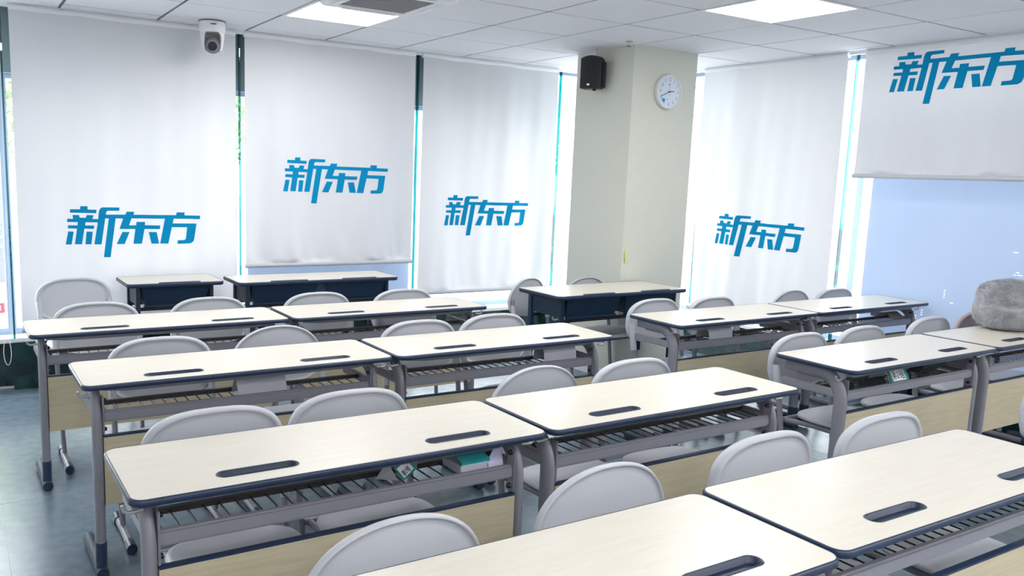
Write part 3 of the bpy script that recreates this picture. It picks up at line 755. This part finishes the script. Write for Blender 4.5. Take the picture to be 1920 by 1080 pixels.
def strokes(par, pl, origin, ux, uy, wd, m, name='handwriting'):
    """ribbon strokes in a plane; ux, uy are plane axes"""
    b = MB(); o = Vector(origin); ux = Vector(ux); uy = Vector(uy); nn = ux.cross(uy).normalized()
    for i, s in enumerate(pl):
        for k in range(len(s) - 1):
            p = Vector(s[k]); q = Vector(s[k + 1]); d = (q - p).normalized(); nrm = Vector((-d.y, d.x)) * wd / 2
            pts = [p - nrm - d * wd * .3, q - nrm + d * wd * .3, q + nrm + d * wd * .3, p + nrm - d * wd * .3]
            b.add([o + ux * a.x + uy * a.y + nn * (.0004 + .00005 * i) for a in pts], [(0, 1, 2, 3)])
    put(name, b.mesh(name, m), par)
DI2 = [[(0, 10), (3, 9.4)], [(1.2, 10), (.4, 8.6)], [(4, 10), (7.5, 9.4)], [(5, 10), (4.2, 8.6)], [(1, 7.8), (6.5, 7.8)], [(6.5, 7.8), (6.5, 6)], [(6.5, 6), (1.2, 6)], [(1.2, 6), (.8, 4)], [(.8, 4), (7.2, 4)], [(7.2, 4), (6.4, 1.4)], [(3.8, 8), (3.8, 0)], [(3.6, 4), (.3, .6)]]
N2 = [[(10, 7.5), (11.2, 8.8), (12.8, 8), (12.6, 6), (10, 1.5), (13.6, 1.5)]]
ZU = [[(18.4, 10), (16.4, 7.2), (18.6, 6.6), (16.2, 4)], [(16.2, 4), (19.2, 4.6)], [(16.2, 1.4), (19.2, 2.2)], [(20.6, 9), (20.6, .6)], [(20.6, 9), (24.2, 9), (24.2, .6)], [(20.8, 6.2), (24, 6.2)], [(20.8, 3.6), (24, 3.6)], [(19.6, .5), (25.4, .5)]]
HW = DI2 + N2 + ZU
# teal prism sign standing on end, handwritten label (facing the camera)
dk = [o for o in C.objects if o.name == 'double_desk.004'][0]
strokes(dk, [[(0, .0), (.012, .010)], [(.016, .0), (.017, .014)], [(.024, .010), (.036, .012)], [(.030, .002), (.031, .016)]], (.515, -.165, ZT + .0004), (1, 0, 0), (0, 1, 0), .0012, mat('faint_marks', (.35, .45, .48), .6), 'scribble')
t = thing('sign_prism', 'teal and white folded card sign with black handwriting on the wire shelf', 'card', (1.088, 2.045, ZS), math.radians(-20))
# lozenge-fronted prism: tilted square front showing the label
h = .036
fr_ = [(-.004, .0, .0), (.034, 0, h), (.003, 0, 2 * h * .98), (-.034, 0, h)]
bk = [(x + .012, .10, z * .96) for x, y, z in fr_]
put('sign_body', MB().add(fr_ + bk, [(0, 1, 2, 3), (0, 4, 5, 1), (1, 5, 6, 2), (2, 6, 7, 3), (3, 7, 4, 0), (7, 6, 5, 4)]).mesh('sign_body', MT['teal']), t)
put('paper_label', MB().add([(-.003, -.0006, .007), (.024, -.0006, h), (.002, -.0006, 2 * h - .009), (-.026, -.0006, h)], [(0, 1, 2, 3)]).mesh('paper_label', MT['paper']), t)
HB = [[(a * .0018 - .023, b * .0034) for a, b in s] for s in HW]
d1 = Vector((.62, 0, .78)); d2 = Vector((-.62, 0, .62))
strokes(t, [[(a * .0010, b * .0019) for a, b in s] for s in HW], (.000, -.001, .013), d1, Vector((-.62, 0, .72)), .0016, MT['ink'])
put('side_card', MB().add([(-.045, .01, h * 1.9), (-.041, .0, h), (-.02, 0, .0), (-.085, .02, 0)], [(0, 1, 2, 3)]).mesh('side_card', MT['card']), t)

# teal-topped box with violet end
t = thing('folded_box', 'glossy teal-topped folded card with pale violet end beside the desk leg', 'card', (1.345, 2.075, ZS), .05)
prf = [(-.058, .024), (-.052, .034), (.03, .058), (.045, .050)]
v = [(-.085, a * .95, b) for a, b in prf] + [(.018, a, b) for a, b in prf]
put('teal_cover', MB().add(v, [(k, k + 1, 5 + k, 4 + k) for k in range(3)], True).mesh('teal_cover', mat('teal_gloss', (.03, .30, .34), .12)), t)
put('violet_end', MB().add([(.012, -.058, .0), (.070, -.056, .0), (.068, -.040, .074), (.052, -.040, .072), (.014, -.052, .030)], [(0, 1, 2, 3, 4)]).mesh('violet_end', MT['violet']), t)
put('card_base', MB().box(-.09, .010, -.056, .045, 0, .024, .002).mesh('card_base', MT['card']), t)

def sign_tent(x, y, rz, label, l=.16):
    t = tent(x, y, rz, l, .055, .082, MT['card'], label, name='sign_prism')
    a = math.atan2(.08, .045)
    ux = Vector((1, 0, 0)); uy = Vector((0, .50, .866)).normalized()
    o = Vector((-l / 2 + .02, -.060, .004))
    def quad(u0, u1, v0, v1, off, m, nm):
        nn = ux.cross(uy); P = [o + ux * a_ + uy * b_ + nn * off for a_, b_ in ((u0, v0), (u1, v0), (u1, v1), (u0, v1))]
        put(nm, MB().add(P, [(0, 1, 2, 3)]).mesh(nm, m), t)
    quad(-.018, l - .022, .0, .085, .0006, MT['teal'], 'teal_print')
    quad(.0, l - .045, .004, .058, .0012, MT['paper'], 'paper_label')
    strokes(t, [[(a_ * .0036, b_ * .0042) for a_, b_ in s] for s in HW], o + ux * .006 + uy * .010 + ux.cross(uy) * .0012, ux, uy, .0035, MT['ink'])
    return t
sign_tent(3.73, 2.20, .02, 'white and teal folded sign on the shelf across the aisle', .15)
sign_tent(2.66, 1.12, .0, 'dark teal folded sign under the lower right desk at the picture edge', .12)

# dark cloth bag on the shelf across the aisle
bg_ = MB(); rr = []
for k in range(7):
    u = k / 6; r = .05 * math.sin(PI * (.15 + .7 * u)) + .01
    rr.append([(-.13 + .26 * u, r * 1.2 * math.cos(2 * PI * q / 14), max(0, r + r * .9 * math.sin(2 * PI * q / 14) + .008 * math.sin(5 * u + q))) for q in range(14)])
bg_.rings(rr, cap0=True)
tag(put('cloth_bag', bg_.mesh('cloth_bag', MT['bag']), None, (4.12, 2.24, ZS), (0, 0, .1)), 'dark crumpled cloth bag on the wire shelf across the aisle', 'bag')

# ---------------------------------------------------------------- plush cushion
from mathutils import noise
bm = bmesh.new(); bmesh.ops.create_icosphere(bm, subdivisions=6, radius=1)
for v in bm.verts:
    c = v.co.copy()
    e = .72
    q = Vector((math.copysign(abs(c.x) ** e, c.x) * .225, math.copysign(abs(c.y) ** e, c.y) * .135, math.copysign(abs(c.z) ** .8, c.z) * .150))
    q.z -= .03 * c.x * (c.z > 0) * c.z
    # crease running round, slightly above the middle
    cr = math.exp(-((c.z - .02 + .12 * c.x) / .05) ** 2); q *= 1 - .05 * cr
    if q.z < 0: q.z *= .92
    d = noise.noise(q * 9) * .010 + noise.noise(q * 30) * .005 + noise.noise(q * 80) * .004
    q += c.normalized() * d
    v.co = q
lo = min(v.co.z for v in bm.verts)
for v in bm.verts: v.co.z = max(v.co.z - lo - .02, 0)
me = bpy.data.meshes.new('plush_body'); bm.to_mesh(me)
me.materials.append(MT['fur'])
for p in me.polygons: p.use_smooth = True
t = thing('plush_cushion', 'fluffy grey plush cushion lying on the desk at the right edge', 'cushion', (5.12, 2.31, ZT + .004), math.radians(-28))
put('plush_body', me, t)
fv = []; ff = []; vl = list(bm.verts); rnd = random.Random(3)
for k in range(60000):
    v = vl[rnd.randrange(len(vl))]
    if v.co.z < .012: continue
    nrm = (v.normal + Vector((rnd.uniform(-.9, .9), rnd.uniform(-.9, .9), rnd.uniform(-1.1, .5)))).normalized()
    s = v.normal.orthogonal().normalized() * .0016; p = v.co + Vector((rnd.uniform(-.003, .003), rnd.uniform(-.003, .003), 0))
    l = rnd.uniform(.009, .021); i = len(fv); fv += [p - s, p + s, p + nrm * l]; ff.append((i, i + 1, i + 2))
fm = MB().add(fv, ff, True)
bm.free()
put('fur', fm.mesh('fur', MT['fur']), t, kind='stuff')

# ---------------------------------------------------------------- outside the windows
struct('ground_outside', MB().box(-20, 40, 6.45, 45, -.2, -.1).box(6.0, 40, -15, 6.45, -.2, -.1), MT['concrete'])
# red hoarding, seen through the gaps beside the column
a = Vector((8.6, 12.9)); b = Vector((12.9, 7.2)); dd = (b - a); n = 6; ang = math.atan2(dd.y, dd.x); seg = dd.length / n
t = thing('hoarding', 'red site hoarding with a yellow band outside, glimpsed beside the column', 'hoarding', (a.x, a.y, -.1), ang)
pm = MB().box(.02, seg - .02, -.02, .02, .05, .95).mesh('panel', MT['red']); yb = MB().box(.02, seg - .02, -.026, -.02, .28, .38).mesh('yellow_band', MT['yel2'])
pst = MB().box(-.03, .03, -.03, .03, 0, 1.0).mesh('post', MT['white'])
for k in range(n):
    pp = put('panel', pm, t, (seg * k, 0, 0)); put('yellow_band', yb, pp)
for k in range(n + 1): put('post', pst, t, (seg * k, 0, 0))
# pale building beyond
t = thing('building', 'pale building block beyond the windows, washed out by daylight', 'building', (14, 30, -.1), -.4)
put('wall', MB().box(-16, 16, 0, 6, 0, 9).mesh('wall', mat('pale_render', (.75, .76, .8), .8)), t)
wm = MB().box(-.7, .7, -.05, .0, -.8, .8).mesh('window', mat('dim_window', (.2, .25, .3), .2))
for k in range(12):
    for q in range(3): put('window', wm, t, (-14.5 + 2.6 * k, 0, 1.8 + 2.8 * q))
def tree(x, y, s, label):
    t = thing('tree', label, 'tree', (x, y, -.1))
    put('trunk', MB().sweep([(0, 0, 0), (.05, 0, 1.2 * s), (0, .05, 2.4 * s)], .09 * s, n=10).mesh('trunk', MT['bark']), t)
    r = random.Random(int(x * 10)); v = []; fc = []
    for k in range(2600):
        d = Vector((r.gauss(0, 1), r.gauss(0, 1), r.gauss(0, 1))).normalized() * (r.random() ** .4)
        c = Vector((d.x * 1.2, d.y * 1.2, d.z * 1.2 + 2.7)) * s
        u = Vector((r.gauss(0, 1), r.gauss(0, 1), r.gauss(0, 1))).normalized(); w = u.orthogonal().normalized(); i = len(v); e = .09 * s
        v += [c, c + u * e + w * e * .4, c + u * e * 2, c + u * e - w * e * .4]; fc.append((i, i + 1, i + 2, i + 3))
    put('crown', MB().add(v, fc).mesh('crown', MT['leaf']), t, kind='stuff')
tree(3.7, 13.5, 1.15, 'pale green tree outside, glimpsed between the two leftmost blinds')
tree(.5, 12.5, 1.0, 'tree outside at the far left edge of the windows')
# red number sticker on the outer glass
t = thing('red_number_sign', 'small red sign with a white 3 outside the glass at far left', 'sign', (.245, 6.40, .505))
put('plate', MB().box(-.045, .03, 0, .006, -.035, .035, .002).mesh('plate', MT['red']), t)
vs, fs = text_mesh('3', .06)
put('digit', MB().add([(x - .002, -.0008, y) for x, y, z in vs], fs).mesh('digit', MT['paper']), t)
